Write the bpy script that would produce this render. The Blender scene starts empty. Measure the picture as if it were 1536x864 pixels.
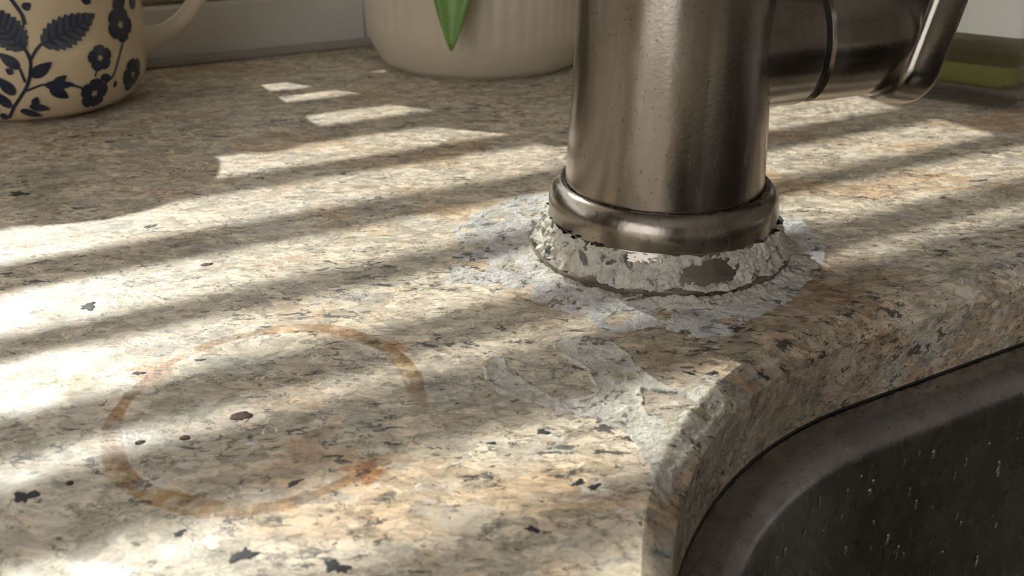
import bpy, bmesh, math, random
import numpy as np
from mathutils import Vector, Matrix

random.seed(7)
S = bpy.context.scene
COL = S.collection
PI = math.pi
R = math.radians

# ------------------------------------------------------------------ camera
CAM_H = 0.085
cd = bpy.data.cameras.new('camera')
cam = bpy.data.objects.new('camera', cd)
COL.objects.link(cam)
cd.sensor_width = 36.0
cd.lens = 36.0 * 1490.0 / 1536.0
cd.clip_start = 0.002
cd.clip_end = 50
cam.location = (0, 0, CAM_H)
cam.rotation_euler = (R(65), 0, 0)
cd.dof.use_dof = True
cd.dof.focus_distance = 0.198
cd.dof.aperture_fstop = 32.0
S.camera = cam

# the kitchen's frame: u runs along the window wall, v is the distance from it into the room
WA = R(29.5)
TU = Vector((math.cos(WA), math.sin(WA), 0))
NV = Vector((-math.sin(WA), math.cos(WA), 0))
W0 = 0.4015
def UV(u, v, z=0.0):
    p = TU * u + NV * (W0 - v)
    return Vector((p.x, p.y, z))

# ------------------------------------------------------------------ world, sun, exposure
SUN_EL = 36.0
world = bpy.data.worlds.new('daylight')
S.world = world
world.use_nodes = True
bg = world.node_tree.nodes['Background']
bg.inputs[0].default_value = (1.0, 0.985, 0.965, 1)
bg.inputs[1].default_value = 2.2
sd = bpy.data.lights.new('sun', 'SUN')
sun = bpy.data.objects.new('sun', sd)
COL.objects.link(sun)
sd.energy = 4.3
sd.color = (1.0, 0.955, 0.88)
sd.angle = R(0.7)
sun_dir = -NV * math.cos(R(SUN_EL)) + Vector((0, 0, -math.sin(R(SUN_EL))))
sun.rotation_euler = sun_dir.to_track_quat('-Z', 'Y').to_euler()
sun.location = UV(0.1, -3, 2.4)
vs = S.view_settings
vs.view_transform = 'Standard'
vs.look = 'None'
vs.exposure = 0.3
vs.gamma = 1.0
vs.use_curve_mapping = False
cy = S.cycles
cy.max_bounces = 6; cy.diffuse_bounces = 3; cy.glossy_bounces = 4; cy.transmission_bounces = 6; cy.transparent_max_bounces = 8
cy.use_adaptive_sampling = True; cy.adaptive_threshold = 0.025
cy.caustics_reflective = False; cy.caustics_refractive = False

# ------------------------------------------------------------------ object helpers
def link(name, me, mat=None, parent=None, smooth=False):
    o = bpy.data.objects.new(name, me)
    COL.objects.link(o)
    if mat is not None and not me.materials:
        me.materials.append(mat)
    if parent is not None:
        o.parent = parent
        o.matrix_parent_inverse = parent.matrix_basis.inverted()
    if smooth:
        me.polygons.foreach_set('use_smooth', [True] * len(me.polygons))
    return o

def mesh(name, vf, mat=None, parent=None, smooth=False, angle=None):
    me = bpy.data.meshes.new(name)
    me.from_pydata([tuple(v) for v in vf[0]], [], vf[1])
    bm = bmesh.new(); bm.from_mesh(me)
    bmesh.ops.recalc_face_normals(bm, faces=bm.faces)
    if angle is not None:
        for f in bm.faces: f.smooth = True
        for e in bm.edges:
            if len(e.link_faces) == 2 and e.calc_face_angle(0) > R(angle): e.smooth = False
    bm.to_mesh(me); bm.free()
    me.update()
    return link(name, me, mat, parent, smooth)

def empty(name, loc):
    o = bpy.data.objects.new(name, None)
    o.empty_display_size = 0.01
    COL.objects.link(o)
    o.location = loc
    return o

def tag(o, label, cat, group=None, kind=None):
    o['label'] = label; o['category'] = cat
    if group: o['group'] = group
    if kind: o['kind'] = kind
    return o

def struct(o, label=None):
    o['kind'] = 'structure'
    if label: o['label'] = label
    return o

def join(*parts):
    V, Fc = [], []
    for v, f in parts:
        k = len(V)
        V += list(v); Fc += [tuple(i + k for i in q) for q in f]
    return V, Fc

def box_uv(u0, u1, v0, v1, z0, z1):
    V = [UV(u, v, z) for z in (z0, z1) for v in (v0, v1) for u in (u0, u1)]
    return V, [(0, 1, 3, 2), (4, 6, 7, 5), (0, 4, 5, 1), (2, 3, 7, 6), (0, 2, 6, 4), (1, 5, 7, 3)]

def bevel_uv(u0, u1, v0, v1, z0, z1, b=0.001):
    """box with chamfered edges, long along u"""
    V, Fc = [], []
    sec = [(v0 + b, z0), (v1 - b, z0), (v1, z0 + b), (v1, z1 - b), (v1 - b, z1), (v0 + b, z1), (v0, z1 - b), (v0, z0 + b)]
    for u in (u0, u1):
        V += [UV(u, v, z) for v, z in sec]
    for i in range(8):
        j = (i + 1) % 8
        Fc.append((i, j, 8 + j, 8 + i))
    Fc += [tuple(range(8)), tuple(range(15, 7, -1))]
    return V, Fc

def lathe(prof, n=96, c=(0, 0, 0), rfun=None, closed=True):
    """prof: list of (r, z); r = 0 ends collapse to a point"""
    V, Fc, rings = [], [], []
    for r, z in prof:
        if r < 1e-7:
            rings.append([len(V)]); V.append((c[0], c[1], c[2] + z))
        else:
            ids = []
            for k in range(n):
                a = 2 * PI * k / n
                rr = r if rfun is None else rfun(r, z, a)
                ids.append(len(V)); V.append((c[0] + rr * math.cos(a), c[1] + rr * math.sin(a), c[2] + z))
            rings.append(ids)
    for A, B in zip(rings, rings[1:]):
        for k in range(n):
            k2 = (k + 1) % n
            if len(A) == 1 and len(B) == 1: continue
            if len(A) == 1: Fc.append((A[0], B[k2], B[k]))
            elif len(B) == 1: Fc.append((A[k], A[k2], B[0]))
            else: Fc.append((A[k], A[k2], B[k2], B[k]))
    return V, Fc

def orient(vf, origin, ax, up):
    """put a z-axis lathe so that its z runs along ax"""
    ax = Vector(ax).normalized(); x = Vector(up).cross(ax).normalized(); y = ax.cross(x)
    o = Vector(origin)
    return [o + x * v[0] + y * v[1] + ax * v[2] for v in vf[0]], vf[1]

def tube(pts, rads, n=16, caps=True):
    pts = [Vector(p) for p in pts]
    V, Fc = [], []
    up = None
    for i, p in enumerate(pts):
        d = (pts[min(i + 1, len(pts) - 1)] - pts[max(i - 1, 0)]).normalized()
        if up is None:
            up = d.orthogonal().normalized()
        up = (up - d * up.dot(d)).normalized()
        s = d.cross(up)
        r = rads[i] if isinstance(rads, (list, tuple)) else rads
        ra, rb = r if isinstance(r, (list, tuple)) else (r, r)
        for k in range(n):
            a = 2 * PI * k / n
            V.append(p + up * (ra * math.cos(a)) + s * (rb * math.sin(a)))
    for i in range(len(pts) - 1):
        for k in range(n):
            k2 = (k + 1) % n
            Fc.append((i * n + k, i * n + k2, (i + 1) * n + k2, (i + 1) * n + k))
    if caps:
        Fc += [tuple(range(n - 1, -1, -1)), tuple(range((len(pts) - 1) * n, len(pts) * n))]
    return V, Fc

def spline(pts, per=8):
    P = [Vector(p) for p in pts]
    P = [P[0] * 2 - P[1]] + P + [P[-1] * 2 - P[-2]]
    out = []
    for i in range(1, len(P) - 2):
        for k in range(per):
            t = k / per
            a, b, c, d = P[i - 1], P[i], P[i + 1], P[i + 2]
            out.append(0.5 * ((2 * b) + (c - a) * t + (2 * a - 5 * b + 4 * c - d) * t * t + (3 * b - a - 3 * c + d) * t ** 3))
    out.append(P[-2])
    return out

# numpy value noise
def _hash(ix, iy, seed):
    h = (ix.astype(np.int64) * 374761393 + iy.astype(np.int64) * 668265263 + seed * 1442695041) & 0xffffffff
    h = ((h ^ (h >> 13)) * 1274126177) & 0xffffffff
    h = (h ^ (h >> 16)) & 0xffffffff
    return h / 4294967295.0
def vnoise(x, y, seed=0):
    ix, iy = np.floor(x), np.floor(y)
    fx, fy = x - ix, y - iy
    fx, fy = fx * fx * (3 - 2 * fx), fy * fy * (3 - 2 * fy)
    a, b = _hash(ix, iy, seed), _hash(ix + 1, iy, seed)
    c, d = _hash(ix, iy + 1, seed), _hash(ix + 1, iy + 1, seed)
    return (a * (1 - fx) + b * fx) * (1 - fy) + (c * (1 - fx) + d * fx) * fy
def fbm(x, y, seed=0, octv=4):
    s, a, t = 0, 1.0, 0
    for k in range(octv):
        s = s + a * vnoise(x * 2 ** k, y * 2 ** k, seed + 17 * k); t += a; a *= 0.55
    return s / t * 2 - 1
def poly_sd(px, py, poly):
    """signed distance, positive inside"""
    d = np.full(px.shape, 1e9); ins = np.zeros(px.shape, bool)
    n = len(poly)
    for i in range(n):
        ax, ay = poly[i]; bx, by = poly[(i + 1) % n]
        ex, ey = bx - ax, by - ay
        t = np.clip(((px - ax) * ex + (py - ay) * ey) / (ex * ex + ey * ey), 0, 1)
        d = np.minimum(d, np.hypot(px - ax - t * ex, py - ay - t * ey))
        cond = ((ay > py) != (by > py))
        with np.errstate(divide='ignore', invalid='ignore'):
            xx = (bx - ax) * (py - ay) / (by - ay if by != ay else 1e-12) + ax
        ins ^= cond & (px < xx)
    return np.where(ins, d, -d)

# ------------------------------------------------------------------ materials
class NT:
    def __init__(self, name):
        self.m = bpy.data.materials.new(name); self.m.use_nodes = True
        self.t = self.m.node_tree; self.t.nodes.clear()
        self.out = self.t.nodes.new('ShaderNodeOutputMaterial')
    def put(self, sock, val):
        if isinstance(val, bpy.types.NodeSocket): self.t.links.new(val, sock)
        elif isinstance(val, (tuple, list)) and len(val) == 3 and sock.type == 'RGBA': sock.default_value = (*val, 1)
        else: sock.default_value = val
    def n(self, typ, props=None, **ins):
        nd = self.t.nodes.new('ShaderNode' + typ)
        for k, v in (props or {}).items(): setattr(nd, k, v)
        for k, v in ins.items():
            key = int(k[1:]) if k[0] == 'i' and k[1:].isdigit() else k.replace('_', ' ')
            self.put(nd.inputs[key], v)
        return nd
    def coord(self, rot=(0, 0, 0), scale=(1, 1, 1), loc=(0, 0, 0), out='Object'):
        tc = self.n('TexCoord')
        return self.n('Mapping', None, Vector=tc.outputs[out], Rotation=rot, Scale=scale, Location=loc).outputs[0]
    def noise(self, vec, scale, detail=4, rough=0.55, dist=0.0):
        return self.n('TexNoise', None, Vector=vec, Scale=scale, Detail=detail, Roughness=rough, Distortion=dist).outputs['Fac']
    def ncol(self, vec, scale, detail=4, rough=0.55, dist=0.0):
        return self.n('TexNoise', None, Vector=vec, Scale=scale, Detail=detail, Roughness=rough, Distortion=dist).outputs['Color']
    def vor(self, vec, scale, feature='F1', out='Color', rnd=1.0):
        return self.n('TexVoronoi', {'feature': feature}, Vector=vec, Scale=scale, Randomness=rnd).outputs[out]
    def ramp(self, fac, stops, interp='LINEAR'):
        nd = self.n('ValToRGB', None, Fac=fac)
        el = nd.color_ramp.elements; nd.color_ramp.interpolation = interp
        while len(el) < len(stops): el.new(0.5)
        for e, (p, c) in zip(el, stops):
            e.position = p
            e.color = (c, c, c, 1) if not isinstance(c, (tuple, list)) else (*c, 1)
        return nd.outputs[0]
    def math(self, op, a, b=0.0, c=0.0, clamp=False):
        nd = self.n('Math', {'operation': op, 'use_clamp': clamp}); self.put(nd.inputs[0], a); self.put(nd.inputs[1], b); self.put(nd.inputs[2], c)
        return nd.outputs[0]
    def maprange(self, v, a, b, c=0.0, d=1.0, smooth=True):
        nd = self.n('MapRange', {'interpolation_type': 'SMOOTHSTEP' if smooth else 'LINEAR'})
        for i, x in enumerate((v, a, b, c, d)): self.put(nd.inputs[i], x)
        return nd.outputs[0]
    def mix(self, fac, a, b, mode='MIX'):
        nd = self.n('Mix', {'data_type': 'RGBA', 'blend_type': mode})
        self.put(nd.inputs[0], fac); self.put(nd.inputs[6], a); self.put(nd.inputs[7], b)
        return nd.outputs[2]
    def vmath(self, op, a, b):
        nd = self.n('VectorMath', {'operation': op}); self.put(nd.inputs[0], a); self.put(nd.inputs[1], b)
        return nd.outputs[0] if op != 'LENGTH' and op != 'DISTANCE' else nd.outputs[1]
    def bump(self, h, strength=0.3, dist=0.001, normal=None):
        nd = self.n('Bump', None, Height=h, Strength=strength, Distance=dist)
        if normal is not None: self.put(nd.inputs['Normal'], normal)
        return nd.outputs[0]
    def bsdf(self, **k):
        b = self.n('BsdfPrincipled', None, **k)
        self.t.links.new(b.outputs[0], self.out.inputs[0]); return b

def simple(name, col, rough=0.5, metal=0.0, var=0.08, vscale=60, bump=0.0, bscale=400, **kw):
    t = NT(name); v = t.coord()
    f = t.noise(v, vscale, 4)
    c = t.mix(1.0, t.mix(f, tuple(x * (1 - var) for x in col), tuple(min(1, x * (1 + var)) for x in col)), (1, 1, 1), 'MULTIPLY')
    ins = dict(Base_Color=c, Roughness=rough, Metallic=metal, **kw)
    if bump: ins['Normal'] = t.bump(t.noise(v, bscale, 3), bump, 0.0003)
    t.bsdf(**ins)
    return t.m

RING_C = (-0.0392, 0.1375)
def granite():
    t = NT('granite')
    base = t.n('TexCoord').outputs['Object']
    v = t.coord(rot=(0, 0, -WA), scale=(0.62, 1.0, 1.0))
    def warp_of(src, sc, amt):
        w = t.vmath('SCALE', t.vmath('SUBTRACT', t.ncol(src, sc, 3, 0.6), (0.5, 0.5, 0.5)), (0, 0, 0))
        w.node.inputs['Scale'].default_value = amt
        return t.vmath('ADD', src, w)
    vw = warp_of(warp_of(v, 120, 0.006), 520, 0.0022)
    # large cloudy colour fields
    big = t.noise(v, 30, 5, 0.62, 0.6)
    col = t.ramp(big, [(0.29, (0.46, 0.41, 0.35)), (0.41, (0.67, 0.58, 0.465)), (0.53, (0.74, 0.65, 0.53)), (0.63, (0.65, 0.485, 0.325)), (0.74, (0.74, 0.645, 0.53))])
    # flaky crystals with brownish joints, then fine grain
    cell = t.n('SeparateColor', None, Color=t.vor(vw, 400)).outputs
    col = t.mix(0.85, col, t.ramp(cell[0], [(0.0, 0.66), (0.45, 0.98), (1.0, 1.24)]), 'MULTIPLY')
    ed = t.vor(vw, 400, 'DISTANCE_TO_EDGE', 'Distance')
    edm = t.math('MULTIPLY', t.maprange(ed, 0.01, 0.10, 1.0, 0.0), t.maprange(t.noise(v, 210, 3), 0.44, 0.60))
    col = t.mix(t.math('MULTIPLY', edm, 0.50), col, (0.24, 0.17, 0.105))
    fine = t.noise(vw, 620, 5, 0.75, 0.4)
    col = t.mix(1.0, col, t.ramp(fine, [(0.32, 0.46), (0.45, 0.88), (0.56, 1.10), (0.70, 1.40)]), 'MULTIPLY')
    # translucent grey quartz
    gq = t.maprange(t.noise(vw, 100, 5, 0.68, 0.5), 0.53, 0.65)
    col = t.mix(t.math('MULTIPLY', gq, 0.55), col, t.mix(1.0, (0.40, 0.385, 0.36), t.ramp(fine, [(0.35, 0.5), (0.65, 1.35)]), 'MULTIPLY'))
    # tan / iron tint
    tan = t.maprange(t.noise(v, 60, 6, 0.72, 1.0), 0.55, 0.68)
    col = t.mix(t.math('MULTIPLY', tan, 0.46), col, t.mix(1.0, (0.56, 0.34, 0.16), t.ramp(fine, [(0.35, 0.6), (0.65, 1.4)]), 'MULTIPLY'))
    # cream and bluish white crystals
    wh = t.maprange(t.noise(vw, 230, 5, 0.7, 0.3), 0.58, 0.66)
    col = t.mix(t.math('MULTIPLY', wh, 0.75), col, (0.86, 0.82, 0.74))
    bw = t.maprange(t.noise(vw, 75, 6, 0.72, 0.3), 0.60, 0.68)
    col = t.mix(t.math('MULTIPLY', bw, 0.5), col, (0.66, 0.67, 0.68))
    # short dark cleavage lines
    vl = t.coord(rot=(0, 0, -WA), scale=(0.48, 1.0, 1.0), loc=(0.3, 0.1, 0))
    vlw = warp_of(vl, 420, 0.0035)
    la = t.math('ABSOLUTE', t.math('SUBTRACT', t.noise(vlw, 190, 4, 0.66, 0.8), 0.5))
    ln = t.math('MULTIPLY', t.maprange(la, 0.006, 0.020, 1.0, 0.0), t.maprange(t.noise(v, 150, 4, 0.6), 0.50, 0.58))
    col = t.mix(t.math('MULTIPLY', ln, 0.75), col, (0.11, 0.085, 0.06))
    # black mica, clustered
    clus = t.maprange(t.noise(v, 44, 4), 0.38, 0.62, -0.06, 0.05, False)
    mica = t.maprange(t.math('ADD', t.noise(vlw, 400, 5, 0.70, 0.8), clus), 0.592, 0.635)
    col = t.mix(t.math('MULTIPLY', mica, 0.90), col, t.mix(fine, (0.02, 0.02, 0.024), (0.11, 0.105, 0.10)))
    spk = t.maprange(t.noise(vw, 900, 2, 0.55), 0.665, 0.70)
    col = t.mix(t.math('MULTIPLY', spk, 0.8), col, (0.075, 0.06, 0.05))
    # --- marks on the top
    wob = t.vmath('SCALE', t.vmath('SUBTRACT', t.ncol(base, 55, 2), (0.5, 0.5, 0.5)), (0, 0, 0))
    wob.node.inputs['Scale'].default_value = 0.0022
    rp = t.vmath('MULTIPLY', t.vmath('SUBTRACT', t.vmath('ADD', base, wob), (RING_C[0], RING_C[1], 0)), (1.0, 0.885, 0.0))
    rp = t.vmath('MULTIPLY', rp, (1, 1, 0))
    rad = t.vmath('LENGTH', rp, (0, 0, 0))
    ang = t.noise(base, 24, 1, 0.5)
    wid = t.maprange(t.noise(base, 36, 2), 0.38, 0.62, 0.0008, 0.0022)
    dist = t.math('ABSOLUTE', t.math('SUBTRACT', rad, 0.0238))
    ringm = t.maprange(t.math('DIVIDE', dist, wid), 0.75, 1.15, 1.0, 0.0)
    ringm = t.math('MULTIPLY', ringm, t.maprange(ang, 0.36, 0.56, 0.10, 1.0))
    grit = t.maprange(t.noise(base, 300, 4, 0.65), 0.36, 0.56, 0.40, 1.0)
    ringm = t.math('MULTIPLY', ringm, grit)
    col = t.mix(ringm, col, t.mix(0.95, col, (0.56, 0.37, 0.18), 'MULTIPLY'))
    rust = None
    for (rx, ry, r0) in ((-0.0213, 0.1575, 0.0034), (-0.0620, 0.1490, 0.0050), (-0.0215, 0.1190, 0.0042)):
        rd = t.vmath('DISTANCE', t.vmath('MULTIPLY', t.vmath('ADD', base, wob), (1, 1, 0)), (rx, ry, 0))
        rd = t.math('ADD', rd, t.maprange(t.noise(base, 330, 5, 0.7), 0.3, 0.7, -0.0014, 0.0014))
        rm = t.maprange(rd, r0 * 0.35, r0, 1.0, 0.0)
        rust = rm if rust is None else t.math('MAXIMUM', rust, rm)
    col = t.mix(t.math('MULTIPLY', rust, 0.9), col, t.mix(0.95, col, (0.62, 0.32, 0.12), 'MULTIPLY'))
    inside = t.maprange(rad, 0.0185, 0.0232, 1.0, 0.0)
    col = t.mix(t.math('MULTIPLY', inside, 0.40), col, t.mix(0.7, col, (0.60, 0.56, 0.52), 'MULTIPLY'))
    # brown-grey halo round the tap base
    hp = t.vmath('MULTIPLY', t.vmath('SUBTRACT', t.vmath('ADD', base, wob), (0.041, 0.187, 0)), (1.0, 1.0, 0.0))
    hr = t.math('ADD', t.vmath('LENGTH', hp, (0, 0, 0)), t.maprange(t.noise(base, 70, 4), 0.3, 0.7, -0.010, 0.010))
    halo = t.maprange(hr, 0.030, 0.047, 1.0, 0.0)
    col = t.mix(t.math('MULTIPLY', halo, 0.58), col, t.mix(0.9, col, (0.50, 0.41, 0.34), 'MULTIPLY'))
    # chalky bloom left by dried water
    bloom = t.math('MULTIPLY', t.maprange(t.noise(base, 62, 5, 0.65), 0.57, 0.70), 0.38)
    col = t.mix(bloom, col, (0.66, 0.64, 0.61))
    h = t.noise(v, 330, 3, 0.6)
    nrm = t.bump(h, 0.22, 0.0004)
    nrm = t.bump(t.noise(base, 1500, 2), 0.18, 0.0002, nrm)
    rg = t.maprange(t.noise(base, 120, 4), 0.3, 0.7, 0.30, 0.50)
    t.bsdf(Base_Color=col, Roughness=rg, Normal=nrm, **{'Specular_IOR_Level': 0.14})
    return t.m

def steel(name, col=(0.31, 0.272, 0.236), r0=0.17, r1=0.32, pits=True, stretch=0.25):
    t = NT(name)
    v = t.coord(); vs_ = t.coord(scale=(1, 1, 0.08))
    streak = t.noise(vs_, 420, 4, 0.6)
    film = t.noise(t.coord(scale=(1, 1, stretch)), 130, 4, 0.6)
    c = t.mix(t.maprange(film, 0.35, 0.7), tuple(x * 0.85 for x in col), tuple(x * 1.12 for x in col))
    dots = t.maprange(t.noise(v, 1100, 1), 0.70, 0.74)
    c = t.mix(t.math('MULTIPLY', dots, 0.65), c, (0.12, 0.10, 0.085))
    rg = t.maprange(t.math('ADD', t.math('MULTIPLY', streak, 0.4), t.math('MULTIPLY', film, 0.6)), 0.35, 0.68, r0, r1)
    ins = dict(Base_Color=c, Roughness=rg, Metallic=1.0)
    nb = t.bump(t.noise(v, 900, 3), 0.05, 0.0002)
    if pits: nb = t.bump(t.noise(v, 1100, 1), 0.10, 0.0002, nb)
    ins['Normal'] = nb
    t.bsdf(**ins)
    return t.m

def limescale(name, white=(0.88, 0.87, 0.85), tanc=(0.72, 0.62, 0.46), grey=(0.48, 0.49, 0.51), holes=0.30):
    t = NT(name)
    v = t.coord()
    a = t.noise(v, 90, 5, 0.65, 0.5)
    c = t.ramp(a, [(0.28, grey), (0.42, tuple(x * 0.9 for x in white)), (0.55, white), (0.66, tanc), (0.8, white)])
    c = t.mix(0.65, c, t.ramp(t.noise(v, 520, 4, 0.65), [(0.30, 0.55), (0.5, 1.0), (0.7, 1.12)]), 'MULTIPLY')
    dk = t.maprange(t.noise(v, 260, 4, 0.65, 0.6), 0.565, 0.62)
    c = t.mix(t.math('MULTIPLY', dk, 0.8), c, (0.11, 0.105, 0.105))
    nb = t.bump(t.noise(v, 700, 5, 0.75), 0.9, 0.0012)
    b = t.bsdf(Base_Color=c, Roughness=0.75, Normal=nb)
    if holes > 0:
        tr = t.n('BsdfTransparent')
        mx = t.n('MixShader')
        thin = t.math('MULTIPLY', t.maprange(t.noise(v, 130, 5, 0.7, 0.4), 0.44, 0.62), holes)
        t.put(mx.inputs[0], thin); t.t.links.new(b.outputs[0], mx.inputs[1]); t.t.links.new(tr.outputs[0], mx.inputs[2])
        t.t.links.new(mx.outputs[0], t.out.inputs[0])
    return t.m

def clear(name, tint, rough=0.05, ior=1.45, mixT=0.0):
    t = NT(name)
    f = t.noise(t.coord(), 80, 3)
    c = t.mix(f, tuple(x * 0.97 for x in tint), tint)
    b = t.bsdf(Base_Color=c, Roughness=rough, IOR=ior, **{'Transmission_Weight': 1.0})
    if mixT:
        tr = t.n('BsdfTransparent', None, Color=c); mx = t.n('MixShader', None, Fac=mixT)
        t.t.links.new(b.outputs[0], mx.inputs[1]); t.t.links.new(tr.outputs[0], mx.inputs[2]); t.t.links.new(mx.outputs[0], t.out.inputs[0])
    return t.m

M = {}
M['granite'] = granite()
M['steel'] = steel('brushed_nickel')
M['steel_handle'] = steel('brushed_nickel_handle', (0.28, 0.25, 0.22), 0.16, 0.28)
M['sink'] = steel('sink_steel', (0.36, 0.35, 0.335), 0.26, 0.29, False, 1.0)
M['drop'] = simple('water_on_steel', (0.55, 0.55, 0.54), 0.06, 1.0)
M['lime'] = limescale('limescale')
M['lime_film'] = limescale('limescale_film', (0.90, 0.86, 0.78), (0.74, 0.63, 0.42), (0.46, 0.44, 0.43), 0.42)
M['lime_tap'] = limescale('limescale_on_tap', (0.84, 0.79, 0.70), (0.62, 0.51, 0.37), (0.42, 0.40, 0.37), 0.0)
M['lime_mound'] = limescale('limescale_mound', (0.84, 0.80, 0.71), (0.66, 0.56, 0.42), (0.50, 0.47, 0.42), 0.0)
M['rubber'] = simple('black_gasket', (0.012, 0.012, 0.012), 0.35)
M['paint'] = simple('white_paint', (0.64, 0.61, 0.57), 0.35, var=0.03, vscale=20)
M['caulk'] = simple('grey_caulk', (0.36, 0.33, 0.29), 0.6, bump=0.2)
M['plaster'] = simple('warm_plaster', (0.60, 0.55, 0.48), 0.85, var=0.04, vscale=8)
M['backwall'] = simple('brown_wall_paint', (0.24, 0.205, 0.165), 0.8, var=0.05, vscale=8)
M['ceil'] = simple('ceiling_paint', (0.70, 0.68, 0.64), 0.9, var=0.03)
M['floorw'] = simple('dark_floor', (0.16, 0.11, 0.075), 0.5, var=0.2, vscale=14)
M['slat'] = simple('blind_slat', (0.46, 0.40, 0.32), 0.5, var=0.03)
M['mug'] = simple('cream_glaze', (0.68, 0.56, 0.38), 0.12, var=0.05, vscale=40, **{'Coat_Weight': 0.4})
M['mug_handle'] = simple('plain_glaze', (0.60, 0.52, 0.40), 0.12, var=0.04, **{'Coat_Weight': 0.4})
M['blue'] = simple('blue_print', (0.020, 0.027, 0.055), 0.15, var=0.45, vscale=260)
M['bluemid'] = simple('mid_blue_print', (0.055, 0.066, 0.098), 0.15, var=0.5, vscale=330)
M['pot'] = simple('cream_pot_glaze', (0.57, 0.50, 0.39), 0.30, var=0.10, vscale=70)
M['soil'] = simple('soil', (0.05, 0.035, 0.025), 0.95, var=0.5, vscale=500, bump=0.8)
M['bottle'] = clear('clear_plastic', (0.95, 0.98, 0.96), 0.06, 1.25, 0.6)
M['soap'] = simple('yellow_soap', (0.80, 0.72, 0.26), 0.05, **{'Transmission_Weight': 0.2, 'IOR': 1.2})
M['label'] = simple('frosted_label', (0.80, 0.83, 0.80), 0.45, var=0.08, vscale=90)
M['ink'] = simple('black_ink', (0.02, 0.022, 0.025), 0.5)
M['garnet'] = simple('garnet', (0.075, 0.026, 0.020), 0.5, var=0.6, vscale=900, **{'Specular_IOR_Level': 0.08})
M['mica'] = simple('mica', (0.045, 0.045, 0.052), 0.55, var=0.9, vscale=1200, bump=0.3, bscale=900, **{'Specular_IOR_Level': 0.12})
M['quartz'] = simple('pale_quartz', (0.74, 0.73, 0.70), 0.3, var=0.1, vscale=700)
M['pane'] = None
t = NT('window_glass')
tr = t.n('BsdfTransparent', None, Color=(0.96, 0.98, 0.97)); gl = t.n('BsdfGlossy', None, Color=(1, 1, 1), Roughness=0.02)
mx = t.n('MixShader', None, Fac=0.06)
t.t.links.new(tr.outputs[0], mx.inputs[1]); t.t.links.new(gl.outputs[0], mx.inputs[2]); t.t.links.new(mx.outputs[0], t.out.inputs[0])
M['pane'] = t.m
t = NT('green_leaf')
v = t.coord()
c = t.mix(t.noise(v, 220, 4), (0.075, 0.17, 0.02), (0.16, 0.30, 0.05))
t.bsdf(Base_Color=c, Roughness=0.35, **{'Transmission_Weight': 0.0, 'Subsurface_Weight': 0.15, 'Subsurface_Radius': (0.002, 0.003, 0.001), 'Subsurface_Scale': 0.5})
M['leaf'] = t.m
M['vein'] = simple('leaf_vein', (0.26, 0.40, 0.12), 0.4)

# ------------------------------------------------------------------ the room
struct(mesh('floor', box_uv(-1.6, 2.4, -0.12, 3.8, -0.97, -0.92), M['floorw']))
struct(mesh('ceiling', box_uv(-1.6, 2.4, -0.12, 3.8, 1.58, 1.64), M['ceil']))
WU0, WU1, WZ0, WZ1 = -0.62, 0.300, 0.0225, 0.80
struct(mesh('wall_back', join(
    box_uv(-1.6, WU0, -0.14, -0.0008, -0.92, 1.58), box_uv(WU1, 2.4, -0.14, -0.0008, -0.92, 1.58),
    box_uv(WU0, WU1, -0.14, -0.0008, WZ1, 1.58), box_uv(WU0, WU1, -0.14, -0.004, -0.92, WZ0)), M['backwall']))
# the side wall has a wide unseen opening, added to let in fill light
struct(mesh('wall_left', join(
    box_uv(-1.66, -1.6, -0.12, 0.75, -0.92, 1.58), box_uv(-1.66, -1.6, 2.6, 3.8, -0.92, 1.58),
    box_uv(-1.66, -1.6, 0.75, 2.6, 1.25, 1.58)), M['plaster']))
struct(mesh('wall_right', box_uv(2.4, 2.46, -0.12, 3.8, -0.92, 1.58), M['plaster']))
struct(mesh('wall_front', box_uv(-1.66, 2.46, 3.8, 3.86, -0.92, 1.58), M['plaster']))

# window: sash rails and stiles, glass
win = empty('window_1', UV((WU0 + WU1) / 2, -0.06, WZ0))
struct(win)
mesh('frame', join(bevel_uv(WU0, WU1, -0.125, -0.095, WZ0, 0.090, 0.002), bevel_uv(WU0, WU1, -0.125, -0.095, WZ1 - 0.04, WZ1, 0.002)), M['paint'], win)
mesh('frame', join(box_uv(WU0, WU0 + 0.028, -0.125, -0.095, 0.090, WZ1 - 0.04)), M['paint'], win)
mesh('frame', join(box_uv(WU1 - 0.029, WU1, -0.125, -0.095, 0.090, WZ1 - 0.04)), M['paint'], win)
mesh('pane', box_uv(WU0 + 0.028, WU1 - 0.029, -0.112, -0.109, 0.090, WZ1 - 0.04), M['pane'], win)

# sill apron boards against the wall, with the caulk strip on the stone
struct(mesh('trim_1', bevel_uv(-0.9, 0.1555, -0.004, 0.0, 0.0, 0.0225, 0.0012), M['paint']))
struct(mesh('trim_2', bevel_uv(0.1562, 1.2, -0.004, 0.0015, 0.0, 0.0225, 0.0012), M['paint']))
struct(mesh('trim_3', bevel_uv(-0.9, 1.2, 0.0, 0.0032, 0.0, 0.0034, 0.0008), M['caulk']))

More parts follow.
